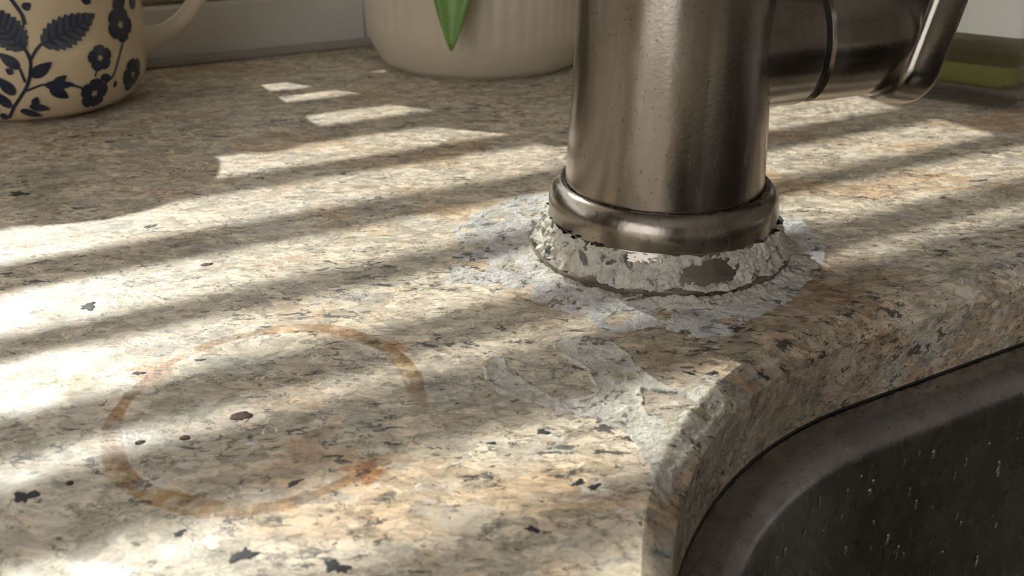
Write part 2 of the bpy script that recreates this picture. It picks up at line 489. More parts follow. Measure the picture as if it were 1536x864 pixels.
# blind in the window recess
TANE = math.tan(R(SUN_EL)); VB = -0.062
blind = empty('window_blind', UV(-0.15, VB, 0.045))
tag(blind, 'tan horizontal slatted blind hanging in the window, throwing the stripes of sun', 'blind')
gaps = [(0.050, 0.0585), (0.067, 0.076), (0.095, 0.109), (0.126, 0.145), (0.158, 0.180), (0.196, 0.216), (0.2275, 0.246), (0.2605, 0.2655), (0.287, 0.306)]
while gaps[-1][1] < 0.90:
    gaps.append((gaps[-1][0] + 0.0335, gaps[-1][1] + 0.0335))
def slat(u0, u1, zc, th, w, sl=0.0):
    V, Fc = [], []
    n = 7
    for u in (u0, u1):
        for k in range(n):
            s = (k / (n - 1) - 0.5) * w
            cam_ = 0.0012 * (1 - (2 * k / (n - 1) - 1) ** 2)
            V.append(UV(u, VB + s * math.cos(th) - cam_ * math.sin(th), zc + s * math.sin(th) + cam_ * math.cos(th) + sl * (u - 0.05)))
    for k in range(n - 1): Fc.append((k, k + 1, n + k + 1, n + k))
    V2 = [v - Vector((0, 0, 0.0004)) for v in V]
    m = len(V)
    Fc += [tuple(m + i for i in f[::-1]) for f in Fc]
    Fc += [(0, n, m + n, m), (n - 1, m + n - 1, m + 2 * n - 1, 2 * n - 1)]
    return V + V2, Fc
for a, b in zip(gaps, gaps[1:]):
    e = b[0] - a[1]; s = (b[0] + a[1]) / 2; w = 0.018
    th = math.asin(min(0.98, e * math.sin(R(SUN_EL)) / w)) - R(SUN_EL)
    mesh('slat', slat(-0.60, 0.285, (s - VB) * TANE, th, w, 0.012), M['slat'], blind)
mesh('bottom_rail', bevel_uv(-0.60, 0.285, VB - 0.009, VB + 0.009, 0.060, (0.050 - VB - 0.009) * TANE, 0.002), M['slat'], blind)
mesh('head_rail', bevel_uv(-0.60, 0.285, VB - 0.015, VB + 0.015, 0.745, 0.785, 0.002), M['slat'], blind)

# ------------------------------------------------------------------ countertop with the sink cut-out
HU0, HV0, HR, HU1, HV1 = 0.049, 0.289, 0.09, 0.56, 0.60
TH = 0.018
def rrect(off, n=28):
    """rounded rectangle of the cut-out; off > 0 grows it (into the stone)"""
    u0, u1, v0, v1, r = HU0 - off, HU1 + off, HV0 - off, HV1 + off, HR + off
    out = []
    for cu, cv, a0 in ((u0 + r, v0 + r, PI), (u1 - r, v0 + r, 1.5 * PI), (u1 - r, v1 - r, 0), (u0 + r, v1 - r, 0.5 * PI)):
        for k in range(n + 1):
            a = a0 + k / n * PI / 2
            out.append((cu + r * math.cos(a), cv + r * math.sin(a)))
    return out
counter = empty('countertop', UV(0.15, 0.3, -TH))
tag(counter, 'speckled beige granite worktop with water stains, limescale and a curved sink cut-out', 'countertop')
bm = bmesh.new()
outer = [(-0.9, 0.0002), (1.2, 0.0002), (1.2, 0.655), (-0.9, 0.655)]
EDGE = [(0.0042, 0.0), (0.0037, -0.0003), (0.0007, -0.0027), (0.0, -0.0036)]
prof = EDGE + [(0.0, -TH)]
rings = []
for off, z in prof:
    rings.append([bm.verts.new(UV(u, v, z)) for u, v in rrect(off)])
top_o = [bm.verts.new(UV(u, v, 0)) for u, v in outer]
bot_o = [bm.verts.new(UV(u, v, -TH)) for u, v in outer]
def loop_edges(vs_):
    out = []
    for i in range(len(vs_)):
        a, b = vs_[i], vs_[(i + 1) % len(vs_)]
        e = bm.edges.get((a, b)) or bm.edges.new((a, b)); out.append(e)
    return out
bmesh.ops.triangle_fill(bm, edges=loop_edges(top_o) + loop_edges(rings[0]), use_beauty=True, use_dissolve=False)
bmesh.ops.triangle_fill(bm, edges=loop_edges(bot_o) + loop_edges(rings[-1]), use_beauty=True, use_dissolve=False)
for i in range(4):
    j = (i + 1) % 4
    bm.faces.new((top_o[i], top_o[j], bot_o[j], bot_o[i]))
for A, B in zip(rings, rings[1:]):
    for k in range(len(A)):
        j = (k + 1) % len(A)
        f = bm.faces.new((A[k], A[j], B[j], B[k])); f.smooth = True
bmesh.ops.recalc_face_normals(bm, faces=bm.faces)
for e in bm.edges:
    if len(e.link_faces) == 2 and e.calc_face_angle(0) > R(24): e.smooth = False
me = bpy.data.meshes.new('slab'); bm.to_mesh(me); bm.free()
link('slab', me, M['granite'], counter)

# --- limescale round the tap base and the flaking film by the sink (height fields)
FC = Vector((0.0328, 0.2045, 0.0)); FR = 0.0283
P1 = [(8.5, 240.3), (0.7, 235.8), (-9.3, 224.9), (-13.9, 211.6), (-11.7, 203.3), (-14.1, 192.6), (-11.9, 184.9), (-3.4, 182.9), (1.7, 181.6), (4.5, 176.4), (9.2, 172.8), (14.8, 167.9), (17.6, 163.8), (28.0, 164.6), (32.6, 161.2), (37.9, 162.2), (44.2, 167.9), (50.7, 172.8), (58.1, 180.4), (64.5, 194.1), (70.7, 205.2), (68.7, 220.5), (66.3, 230.0), (50, 240), (30, 244)]
P2 = [(-5.6, 151.0), (-3.5, 154.1), (-1.2, 152.9), (-0.3, 149.8), (2.4, 145.1), (6.7, 139.3), (11.9, 139.3), (13.9, 142.2), (13.3, 148.2), (10.4, 152.2), (7.4, 155.3), (7.5, 160.1), (13.3, 161.4), (18.1, 158.9), (21.3, 154.6), (21.9, 149.8), (25.8, 143.7), (29.2, 141.4), (31.8, 143.7), (35.6, 142.2), (35.4, 137.2), (30.8, 131.9), (27.5, 126.9), (23.7, 119.8), (22.0, 112.5), (19.5, 117.7), (19.5, 121.0), (18.5, 126.9), (16.8, 130.0), (12.8, 133.3), (8.0, 135.2), (2.3, 138.7), (-1.8, 141.4), (-4.5, 144.4), (-4.9, 148.2)]
H2 = [(21.5, 142.2), (25.0, 141.4), (29.0, 140.1), (29.7, 137.8), (27.4, 135.2), (22.2, 134.2), (21.2, 137.2)]
def height_patch(name, x0, x1, y0, y1, step, fun, mat, parent):
    xs = np.arange(x0, x1, step); ys = np.arange(y0, y1, step)
    X, Y = np.meshgrid(xs, ys)
    h = fun(X, Y)                       # mm, <= -0.05 where bare
    keep = h > -0.04
    q = keep[:-1, :-1] | keep[1:, :-1] | keep[:-1, 1:] | keep[1:, 1:]
    use = np.zeros(h.shape, bool)
    use[:-1, :-1] |= q; use[1:, :-1] |= q; use[:-1, 1:] |= q; use[1:, 1:] |= q
    idx = np.full(h.shape, -1); idx[use] = np.arange(use.sum())
    es = edge_s(X, Y)
    drop = np.interp(es, [(0.0042 - o_) * 1000 for o_, z_ in EDGE], [z_ * 1000 for o_, z_ in EDGE])
    V = np.stack([X[use] / 1000, Y[use] / 1000, (np.clip(h[use], -0.12, 9) + drop[use]) / 1000], 1)
    a, b, c, d = idx[:-1, :-1][q], idx[:-1, 1:][q], idx[1:, 1:][q], idx[1:, :-1][q]
    Fq = np.stack([a, b, c, d], 1)
    me = bpy.data.meshes.new(name)
    me.from_pydata(V.tolist(), [], Fq.tolist()); me.update()
    return link(name, me, mat, parent, True)
def edge_s(X, Y):
    """mm past the flat of the stone towards the sink"""
    u = (X * TU.x + Y * TU.y) / 1000; v = W0 - (X * NV.x + Y * NV.y) / 1000
    du, dv = HU0 + HR - u, HV0 + HR - v
    d = np.where((du > 0) & (dv > 0), HR - np.hypot(du, dv), np.minimum(u - HU0, v - HV0))
    return (d + 0.0042) * 1000
def sstep(x, a, b):
    t_ = np.clip((x - a) / (b - a), 0, 1); return t_ * t_ * (3 - 2 * t_)
def crust1(X, Y):
    d = poly_sd(X, Y, P1)
    rr = np.hypot(X - FC.x * 1000, Y - FC.y * 1000) - FR * 1000
    ang = np.arctan2(Y - FC.y * 1000, X - FC.x * 1000)
    d = d + 3.2 * fbm(X / 5.0, Y / 5.0, 3, 5) + 0.5
    lace = fbm(X / 3.2, Y / 3.2, 11, 5) + 0.05 * np.clip(6 - rr, -4, 4)
    d = np.minimum(d, (lace + 0.42) * 6)
    h = -0.1 + 0.22 * sstep(d, -0.1, 0.7) + 0.12 * sstep(d, 1, 4) + 0.22 * fbm(X / 1.3, Y / 1.3, 5, 5) * sstep(d, 0, 1)
    h = np.where(d < -0.15, -0.2, h)
    h = np.where(rr < -1.0, -0.2, h)
    return h
height_patch('limescale_crust', -20, 78, 155, 252, 0.22, crust1, M['lime'], counter)
def mound(X, Y):
    rr = np.hypot(X - FC.x * 1000, Y - FC.y * 1000) - FR * 1000
    ang = np.arctan2(Y - FC.y * 1000, X - FC.x * 1000)
    side = 0.35 + 0.65 * sstep(np.cos(ang - R(-52)), 0.2, 1.0)
    wd = 1.2 + 4.2 * side
    d = wd - rr + 2.4 * fbm(X / 3.4, Y / 3.4, 8, 5)
    near = np.exp(-(np.clip(rr, 0, 99) / (1.0 + 2.0 * side)) ** 2)
    h = -0.1 + 0.30 * sstep(d, -0.1, 0.9) + near * side * 1.3 * np.clip(0.5 + 0.9 * fbm(X / 2.2, Y / 2.2, 9, 5), 0, 2) * sstep(d, 0, 1.2) + 0.35 * fbm(X / 0.9, Y / 0.9, 6, 4) * sstep(d, 0.2, 1.2)
    h = np.where(d < -0.15, -0.2, h)
    return np.where(rr < -0.8, -0.2, h)
height_patch('limescale_mound', -6, 72, 163, 245, 0.22, mound, M['lime_mound'], counter)['label'] = 'crumbly cream limescale heaped against the tap base'
def crust2(X, Y):
    d0 = np.minimum(poly_sd(X, Y, P2), -poly_sd(X, Y, H2))
    d = d0 + 0.8 * fbm(X / 2.2, Y / 2.2, 23, 5)
    lace = fbm(X / 3.5, Y / 3.5, 31, 5)
    d = np.minimum(d, (lace + 0.62) * 4)
    d = np.minimum(d, (3.6 - edge_s(X, Y)))
    rim = np.exp(-((d - 0.45) / 0.40) ** 2)
    h = -0.1 + 0.20 * sstep(d, -0.1, 0.4) + (0.42 - 0.27 * sstep(edge_s(X, Y), -8, 0)) * rim * sstep(d, -0.1, 0.3) * (0.6 + 0.7 * fbm(X / 3, Y / 3, 41, 3)) + 0.10 * fbm(X / 0.9, Y / 0.9, 29, 5)
    return np.where(d < -0.12, -0.2, h)
height_patch('limescale_film', -10, 40, 110, 166, 0.2, crust2, M['lime_film'], counter)['label'] = 'thin flaking white limescale film with curled edges'

# mineral flecks let into the stone, one painted glint, dried drops
def fleck(name, x, y, a, b, rot, mat, hgt=0.00005, seed=0, n=30, rough=0.55):
    rnd = random.Random(seed)
    ph = [rnd.uniform(0, 6.28) for _ in range(4)]
    V, Fc = [], []
    cr, sr = math.cos(rot), math.sin(rot)
    jit = [rnd.uniform(0.80, 1.06) for _ in range(n)] if rough > 0.5 else [1.0] * n
    for lv, (k, z) in enumerate(((1.0, -0.00003), (0.86, hgt * 0.8), (0.45, hgt))):
        for i in range(n):
            t_ = 2 * PI * i / n
            w = 1 + rough * (0.5 * math.sin(2 * t_ + ph[0]) + 0.35 * math.sin(3 * t_ + ph[1]) + 0.3 * math.sin(5 * t_ + ph[2]) + 0.2 * math.sin(8 * t_ + ph[3]))
            w *= jit[i]
            p, q = a * w * k * math.cos(t_), b * w * k * math.sin(t_)
            V.append((x + p * cr - q * sr, y + p * sr + q * cr, z))
    V.append((x, y, hgt))
    for lv in range(2):
        for i in range(n):
            j = (i + 1) % n
            Fc.append((lv * n + i, lv * n + j, (lv + 1) * n + j, (lv + 1) * n + i))
    for i in range(n): Fc.append((2 * n + i, 2 * n + (i + 1) % n, 3 * n))
    return mesh(name, (V, Fc), mat, counter, True)
mm = 0.001
for k, (x, y, a, b, ro) in enumerate([(-34.5, 101.1, 1.9, 1.7, .4), (-67.9, 113.4, 1.8, 1.9, .3), (-22.3, 98.9, 1.6, 2.0, .8), (-82.4, 173.7, 2.2, 1.9, .6), (-63.8, 147.8, 1.3, .9, .2),
        (-54.7, 152.4, 1.1, .7, .1), (-84.5, 216.2, 2.0, 1.3, .9), (-125.3, 238.8, 3.2, 2.2, .3), (2.7, 106.3, 1.1, .9, 0), (4.8, 129.7, 1.1, 1.3, .5),
        (-3.0, 126.6, .8, .7, 0), (9.5, 116.6, 1.2, 1.0, .4), (11.6, 115.6, 1.3, .8, .2), (19.1, 101.5, 1.3, .7, -.5), (30.4, 147.8, 1.4, .6, -.3),
        (34.6, 148.0, .8, .7, .4), (42.4, 146.8, 1.5, 1.5, .4), (36.5, 163.4, 1.5, .6, .1), (41.5, 164.6, 2.0, .7, -.1), (-31.0, 116.6, 1.6, .7, .5), (-44.0, 105.5, 1.1, .8, .4)]):
    fleck('mica_fleck', x * mm, y * mm, 0.85 * a * mm, 0.85 * b * mm, ro, M['mica'], seed=k + 3)
for k, (x, y, a, b, ro) in enumerate([(-42.9, 134.2, 1.75, 1.5, .2), (-50.0, 128.0, .85, .75, .3), (-56.5, 126.8, .85, .6, .2), (-65.1, 194.1, 1.4, .9, .5), (-63.0, 116.5, .6, .6, 0)]):
    f = fleck('garnet_fleck', x * mm, y * mm, a * mm, b * mm, ro, M['garnet'], 0.00010, seed=k + 60, rough=0.16)
fleck('pale_fleck', -41.9 * mm, 132.9 * mm, 0.42 * mm, 0.42 * mm, 0.3, M['quartz'], 0.00016, 90, 14, 0.6)  # white highlight on the garnet, put in as a pale fleck
for k, (x, y, a, b) in enumerate([(-32.2, 144.0, .45, .45), (-39.4, 126.5, 1.1, .5), (-38.5, 132.2, .3, .3), (-41.5, 130.0, .3, .25), (-36.0, 132.8, .3, .3), (-28, 139.5, .3, .3), (-24.0, 155.2, .4, .35)]):
    fleck('pale_fleck', x * mm, y * mm, a * mm, b * mm, 0.4, M['quartz'], 0.00006, 100 + k, 14, 0.6)
def ringmark(name, x, y, r, wd, mat, a0=0.0, a1=2 * PI, hgt=0.00015, seed=0, sy=1.0):
    V, Fc = [], []
    n = 40
    rnd = random.Random(seed); ph = [rnd.uniform(0, 6.28) for _ in range(3)]
    for i in range(n + 1):
        t_ = a0 + (a1 - a0) * i / n
        w = wd * (0.75 + 0.3 * math.sin(2 * t_ + ph[0]) + 0.25 * math.sin(5 * t_ + ph[1]))
        rr = r * (1 + 0.06 * math.sin(3 * t_ + ph[2]))
        for s, z in ((-1, -0.00003), (0, hgt), (1, -0.00003)):
            V.append((x + (rr + s * w / 2) * math.cos(t_), y + sy * (rr + s * w / 2) * math.sin(t_), z))
    for i in range(n):
        for k in range(2):
            Fc.append((i * 3 + k, i * 3 + k + 1, i * 3 + k + 4, i * 3 + k + 3))
    return mesh(name, (V, Fc), mat, counter, True)
ringmark('dried_drop', -37.4 * mm, 129.9 * mm, 1.05 * mm, 0.55 * mm, M['quartz'], seed=4)
ringmark('dried_drop', -20.8 * mm, 183.6 * mm, 2.9 * mm, 0.8 * mm, M['lime_film'], seed=5, hgt=0.00008)
# long pale curved line beside the mug
hp_ = spline([(-0.1115, 0.3125, 0), (-0.1065, 0.3050, 0), (-0.1005, 0.2965, 0), (-0.0940, 0.2885, 0), (-0.0875, 0.2775, 0)], 6)
V, Fc = [], []
for i, p in enumerate(hp_):
    q = hp_[min(i + 1, len(hp_) - 1)] - hp_[max(i - 1, 0)]; s = Vector((-q.y, q.x, 0)).normalized()
    w = 0.0007 * math.sin(PI * (i + 0.6) / len(hp_)) + 0.0002
    V += [p - s * w - Vector((0, 0, 0.00003)), p + Vector((0, 0, 0.00015)), p + s * w - Vector((0, 0, 0.00003))]
for i in range(len(hp_) - 1):
    for k in range(2): Fc.append((i * 3 + k, i * 3 + k + 1, i * 3 + k + 4, i * 3 + k + 3))
mesh('pale_curve', (V, Fc), M['lime_film'], counter, True)

# ------------------------------------------------------------------ sink
sink = empty('sink', UV(0.30, 0.445, -0.21))
tag(sink, 'dark brushed steel undermount sink bowl below the granite edge', 'sink')
sp = [(0.030, -TH - 0.0022), (0.030, -TH - 0.0006), (0.001, -TH - 0.0006), (-0.0030, -TH - 0.0007)]
for k in range(1, 10):
    a = k / 9 * R(84)
    sp.append((-0.0030 - 0.0065 * math.sin(a), -TH - 0.0007 - 0.0065 * (1 - math.cos(a))))
e_off, e_z = sp[-1]
sp += [(e_off - 0.004, e_z - 0.05), (e_off - 0.010, e_z - 0.12)]
for k in range(1, 8):
    a = k / 7 * PI / 2
    sp.append((e_off - 0.010 - 0.03 * (1 - math.cos(a)), e_z - 0.12 - 0.03 * math.sin(a)))
V, Fc = [], []
m = 0
for off, z in sp:
    ring = rrect(off); m = len(ring)
    V += [UV(u, v, z) for u, v in ring]
for i in range(len(sp) - 1):
    for k in range(m):
        j = (k + 1) % m
        Fc.append((i * m + k, i * m + j, (i + 1) * m + j, (i + 1) * m + k))
Fc.append(tuple(range((len(sp) - 1) * m, len(sp) * m)))
mesh('bowl', (V, Fc), M['sink'], sink, True)
dz = sp[-1][1]
mesh('drain', lathe([(0.0, 0.001), (0.030, 0.001), (0.036, 0.003), (0.042, 0.003), (0.044, 0.0)], 40, UV(0.30, 0.445, dz)), M['steel'], sink, True)
# silicone bead under the stone edge
V, Fc = [], []
for off, z in ((0.0004, -TH - 0.00008), (-0.0001, -TH - 0.00008), (-0.0003, -TH - 0.00055), (0.0004, -TH - 0.00055)):
    V += [UV(u, v, z) for u, v in rrect(off)]
for i in range(4):
    for k in range(m):
        j = (k + 1) % m
        Fc.append((i * m + k, i * m + j, ((i + 1) % 4) * m + j, ((i + 1) % 4) * m + k))
mesh('silicone_bead', (V, Fc), M['rubber'], sink, True)
# water drops clinging to the wall of the bowl: too many and too small to count
rnd = random.Random(5)
dv, df = [], []
ringw = rrect(e_off, 60)
for k in range(240):
    z = e_z - rnd.uniform(0.002, 0.055)
    if rnd.random() < 0.45: i = rnd.randrange(8, 60); f = rnd.random()
    else: i = 60; f = rnd.random() * 0.40
    a0, a1 = Vector(ringw[i]), Vector(ringw[i + 1])
    q = a0.lerp(a1, f); tg = (a1 - a0).normalized(); nn = Vector((-tg.y, tg.x))
    q = q + nn * ((e_z - z) * 0.08)
    s = rnd.uniform(0.00025, 0.0007); L = s * rnd.uniform(1.2, 3.2)
    b0 = len(dv)
    for lv, (kr, kh) in enumerate(((1, 0), (0.75, 0.55), (0, 0.75))):
        for c_ in range(8 if kr else 1):
            a = 2 * PI * c_ / 8
            p = q + tg * (s * kr * math.cos(a)) + nn * (s * kh * 0.8)
            dv.append(UV(p.x, p.y, z + L * kr * math.sin(a)))
    for c_ in range(8):
        d_ = (c_ + 1) % 8
        df.append((b0 + c_, b0 + d_, b0 + 8 + d_, b0 + 8 + c_)); df.append((b0 + 8 + c_, b0 + 8 + d_, b0 + 16))
o = mesh('water_drops', (dv, df), M['drop'], sink, True)
o['kind'] = 'stuff'

# ------------------------------------------------------------------ faucet
fau = empty('faucet', FC)
tag(fau, 'brushed nickel kitchen tap with limescale crusted base and side lever', 'faucet')
flange_prof = [(0.0, 0.0), (0.0279, 0.0), (0.0283, 0.0004), (0.0283, 0.0016), (0.0279, 0.0021), (0.0274, 0.0024), (0.0262, 0.0045), (0.0253, 0.0068), (0.0247, 0.0086), (0.0, 0.0086)]
flange = mesh('base_flange', lathe(flange_prof, 128, FC), M['steel'], fau, angle=35)
mesh('collar', lathe([(0.0, 0.0080), (0.0243, 0.0080), (0.02475, 0.0084), (0.0248, 0.0105), (0.0247, 0.0122), (0.0243, 0.0137), (0.0236, 0.0149), (0.0228, 0.0156), (0.0221, 0.0158), (0.0216, 0.0156), (0.0214, 0.0152), (0.0, 0.0152)], 128, FC), M['steel'], fau, angle=40)
mesh('body', lathe([(0.0, 0.0150), (0.0213, 0.0150), (0.0210, 0.022), (0.0206, 0.030), (0.0200, 0.043), (0.0196, 0.055), (0.0192, 0.075), (0.0190, 0.105), (0.0186, 0.109), (0.0, 0.109)], 128, FC), M['steel'], fau, angle=35)
# gooseneck above the picture
go = -NV
neck = [FC + Vector((0, 0, 0.105)), FC + Vector((0, 0, 0.30))]
for k in range(1, 13):
    a = k / 12 * PI
    neck.append(FC + Vector((0, 0, 0.30 + 0.09 * math.sin(a))) + go * (0.09 * (1 - math.cos(a))))
neck.append(neck[-1] - Vector((0, 0, 0.05)))
mesh('spout', tube(neck, 0.012, 24), M['steel'], fau, True)

# limescale shell on the flange skirt
nA, nZ = 700, 46
V, keep = [], []
AA, SS = np.meshgrid(np.linspace(0, 2 * PI, nA, endpoint=False), np.linspace(0, 1, nZ))
zz = 0.0018 + SS * (0.0083 - 0.0018)
rr = np.interp(zz, [0.0016, 0.0021, 0.0024, 0.0045, 0.0068, 0.0086, 0.0098], [0.0283, 0.0279, 0.0274, 0.0262, 0.0253, 0.0249, 0.02482])
arc = np.mod(AA - PI / 2, 2 * PI) * 26
nz = fbm(arc / 3.4 + 50, zz * 1000 / 2.4, 71, 5)
nf = fbm(arc / 1.1 + 9, zz * 1000 / 1.0, 75, 5)
msk = nz + 0.42 - 1.6 * np.clip(0.12 - SS, 0, 1) * 3 - 3.0 * np.clip(SS - 0.86, 0, 1)
# bare patch of metal right of the middle
msk = np.minimum(msk, np.hypot((AA - R(-76 + 360)) / 0.22, (SS - 0.45) / 0.33) - 1.0 + 0.5 * nf)
th = np.clip(sstep(msk, -0.05, 0.25), 0, 1)
rad = rr - 0.00015 + th * (0.00020 + 0.0012 * np.clip(nf + 0.25, 0, 1.3) + 0.0003 * np.clip(nz + 0.2, 0, 1))
VX = FC.x + rad * np.cos(AA); VY = FC.y + rad * np.sin(AA)
V = np.stack([VX.ravel(), VY.ravel(), zz.ravel()], 1)
Fc = []
for i in range(nZ - 1):
    for k in range(nA):
        j = (k + 1) % nA
        if max(th[i, k], th[i, j], th[i + 1, k], th[i + 1, j]) > 0.02:
            Fc.append((i * nA + k, i * nA + j, (i + 1) * nA + j, (i + 1) * nA + k))
me = bpy.data.meshes.new('limescale_shell'); me.from_pydata(V.tolist(), [], Fc); me.update()
link('limescale_shell', me, M['lime_tap'], flange, True)['label'] = 'rough chalky limescale caked on the skirt'

# side handle
az, tl = R(77), R(2.0)
AX = Vector((math.sin(az) * math.cos(tl), math.cos(az) * math.cos(tl), math.sin(tl)))
HC = FC + Vector((0, 0, 0.0440))
UP = Vector((0, 0, 1))
handle = mesh('handle_socket', orient(lathe([(0.0, 0.006), (0.0140, 0.006), (0.0140, 0.0262), (0.0136, 0.0268), (0.0, 0.0268)], 96), HC, AX, UP), M['steel_handle'], fau, angle=35)
mesh('gasket', orient(lathe([(0.0, 0.0262), (0.0129, 0.0262), (0.0129, 0.0292), (0.0, 0.0292)], 96), HC, AX, UP), M['rubber'], handle, angle=35)
cap = mesh('handle_cap', orient(lathe([(0.0, 0.0284), (0.0130, 0.0284), (0.0137, 0.0290), (0.0138, 0.034), (0.0136, 0.040), (0.0130, 0.0475), (0.0110, 0.0505), (0.0, 0.0505)], 96), HC, AX, UP), M['steel_handle'], fau, angle=35)
# lever: a thick rounded paddle standing on the end of the cap, leaning outwards
tilt = R(14)
MH = Vector((AX.y, -AX.x, 0)).normalized()
LD = (UP * math.cos(tilt) + AX * math.sin(tilt)).normalized()
LT = (AX * math.cos(tilt) - UP * math.sin(tilt)).normalized()
LC = HC + AX * 0.0512
V, Fc = [], []
secs = []
hb = 0.0155
for k in range(9):
    a = k / 8 * PI / 2
    secs.append((-hb + 0.008 * (1 - math.sin(a)) * 0 + 0.009 * (1 - math.cos(a)), max(0.04, math.sin(a))))
secs += [(0.0, 1.0), (0.02, 0.97), (0.045, 0.90), (0.07, 0.82), (0.078, 0.7), (0.081, 0.4), (0.082, 0.05)]
nS = 40
for s, k in secs:
    wth = 0.0138 * k ** 0.8 + 0.0006; tk = (0.0052 if s < 0.03 else 0.0048) * k ** 0.35
    for i in range(nS):
        a = 2 * PI * i / nS
        c_, s_ = math.cos(a), math.sin(a)
        e = 0.45
        px = math.copysign(abs(c_) ** e, c_) * wth; py = math.copysign(abs(s_) ** e, s_) * tk
        V.append(LC + LD * s + MH * px + LT * py)
for i in range(len(secs) - 1):
    for k in range(nS):
        j = (k + 1) % nS
        Fc.append((i * nS + k, i * nS + j, (i + 1) * nS + j, (i + 1) * nS + k))
Fc += [tuple(range(nS)), tuple(range(len(secs) * nS - 1, (len(secs) - 1) * nS - 1, -1))]
mesh('lever', (V, Fc), M['steel_handle'], fau, True)

# ------------------------------------------------------------------ mug
MC = Vector((-0.158, 0.330, 0.0))
mprof = [(0, .027), (.002, .0290), (.005, .0318), (.010, .0345), (.016, .0357), (.024, .0362), (.035, .0360), (.05, .0354), (.085, .0352)]
def mR(z):
    return float(np.interp(z, [p[0] for p in mprof], [p[1] for p in mprof]))
mug = empty('mug', MC)
tag(mug, 'cream ceramic mug printed with dark blue leaves and flowers', 'mug')
zs = [0.0, 0.0006, 0.002, 0.0035, 0.005, 0.0075, 0.010, 0.013, 0.016, 0.020, 0.024, 0.030, 0.035, 0.042, 0.05, 0.058, 0.0645]
mp = [(0, 0.0012), (0.0215, 0.0012), (0.0225, 0.0), (0.0238, 0.0), (0.0248, 0.0009)] + [(mR(z), z + 0.0002) for z in zs[2:]] + [(0.0350, 0.0655), (0.0340, 0.0659), (0.0330, 0.0653), (0.0327, 0.064), (0.0327, 0.030), (0.030, 0.012), (0.0, 0.008)]
mesh('body', lathe(mp, 96, MC), M['mug'], mug, angle=50)
hd = TU
hpts = [MC + hd * a + Vector((0, 0, z)) for a, z in [(0.0335, 0.0175), (0.0405, 0.0190), (0.0480, 0.0225), (0.0545, 0.0290), (0.0580, 0.0355), (0.0585, 0.0420), (0.0560, 0.0490), (0.0500, 0.0535), (0.0420, 0.0555), (0.0335, 0.0560)]]
hpts = spline(hpts, 5)
nh = len(hpts)
hr = [(0.0026 + 0.0028 * max(0, 1 - i / 9) ** 2 + 0.0028 * max(0, 1 - (nh - 1 - i) / 9) ** 2, 0.0035 + 0.0030 * max(0, 1 - i / 9) ** 2 + 0.002 * max(0, 1 - (nh - 1 - i) / 9) ** 2) for i in range(nh)]
mesh('handle', tube(hpts, hr, 20), M['mug_handle'], mug, True)
LEAF = [((-60.4, 25.5), (-32.5, 32.4), 9.5, 1), ((-68.3, 24.2), (-80.6, 37.7), 9.5, 1), ((-67.5, 16.1), (-57.2, 20.1), 3.6, 0), ((-62.7, 13.2), (-48.3, 12.4), 3.0, 0), ((-58.4, 13.1), (-51.6, 15.5), 2.6, 0), ((-60.4, 12.4), (-51.8, 8.1), 3.6, 0), ((-71.7, 6.8), (-61.5, 5.2), 2.6, 0), ((-69.1, 6.7), (-66.7, 9.9), 2.4, 0), ((-71.6, 18.9), (-79.3, 23.9), 3.4, 0), ((-75.1, 17.4), (-77.7, 19.3), 2, 0), ((-76.6, 10.8), (-82.4, 16.8), 3.6, 0), ((-80.5, 6.5), (-85.7, 12.3), 3.6, 0), ((-76.9, 5.6), (-66.3, 2.8), 2.6, 0), ((-65.2, 36.1), (-61.4, 37.5), 2.4, 0), ((-86.6, 7.3), (-97.7, 3.4), 3, 0), ((-88.5, 4.3), (-85.1, 2.6), 3, 0), ((-36.6, 35.5), (-34.6, 38.4), 3, 0), ((-20.9, 32.1), (-10.0, 36.3), 5, 0), ((-6.2, 31.4), (1.5, 35.7), 4, 0), ((-25.2, 8.5), (-25.5, 11.0), 1.6, 0), ((-34.6, 12.8), (-28.1, 12.5), 2.6, 0)]
FLOW = [((-33.6, 19.1), 4.2, 5, 20), ((-17.7, 27.7), 5.6, 5, 60), ((-37.9, 8.1), 5.0, 5, 10), ((-10.6, 11.0), 5.5, 5, 40)]
STEM = [([(-84.5, 2.9), (-70.9, 12.9), (-67.1, 18.7), (-66.6, 21.9), (-68.3, 25.9), (-69.5, 27.5)], 0.9), ([(-66.2, 21.4), (-63.1, 24.1), (-60.2, 25.8)], 0.8), ([(-65.7, 31.6), (-66.2, 34.7), (-69.8, 39.7)], 1.0), ([(-71.0, 12.0), (-66.1, 13.0), (-61.4, 13.4), (-48.4, 11.8), (-40.4, 8.7)], 0.7), ([(-16.8, 23.6), (-22.8, 17.2), (-27.7, 12.2), (-38.3, 9.6)], 0.7), ([(-35.5, 17.2), (-37.6, 13.6)], 0.6), ([(-71.6, 18.9), (-70.6, 14.7)], 0.7)]
RM = 35.0
def on_mug(s, z, off):
    """s: mm along the girth, z: mm up"""
    a = s / RM; zz_ = max(z, 0.7) / 1000
    r = mR(zz_) + off
    return (MC.x + r * math.cos(a), MC.y + r * math.sin(a), zz_ + 0.0002 - off * (0.6 if zz_ < 0.006 else 0))
def deco(name, strips, mat, off=0.00022, parent=None):
    """strips: lists of (centre point, half-width vector) in mm on the mug's girth"""
    V, Fc = [], []
    for st in strips:
        b0 = len(V); q = 6
        for (cx_, cz_), (wx, wz) in st:
            for k in range(q + 1):
                f = k / q * 2 - 1
                V.append(on_mug(cx_ + wx * f, cz_ + wz * f, off))
        for i in range(len(st) - 1):
            for k in range(q):
                Fc.append((b0 + i * (q + 1) + k, b0 + i * (q + 1) + k + 1, b0 + (i + 1) * (q + 1) + k + 1, b0 + (i + 1) * (q + 1) + k))
    return mesh(name, (V, Fc), mat, parent or mug)
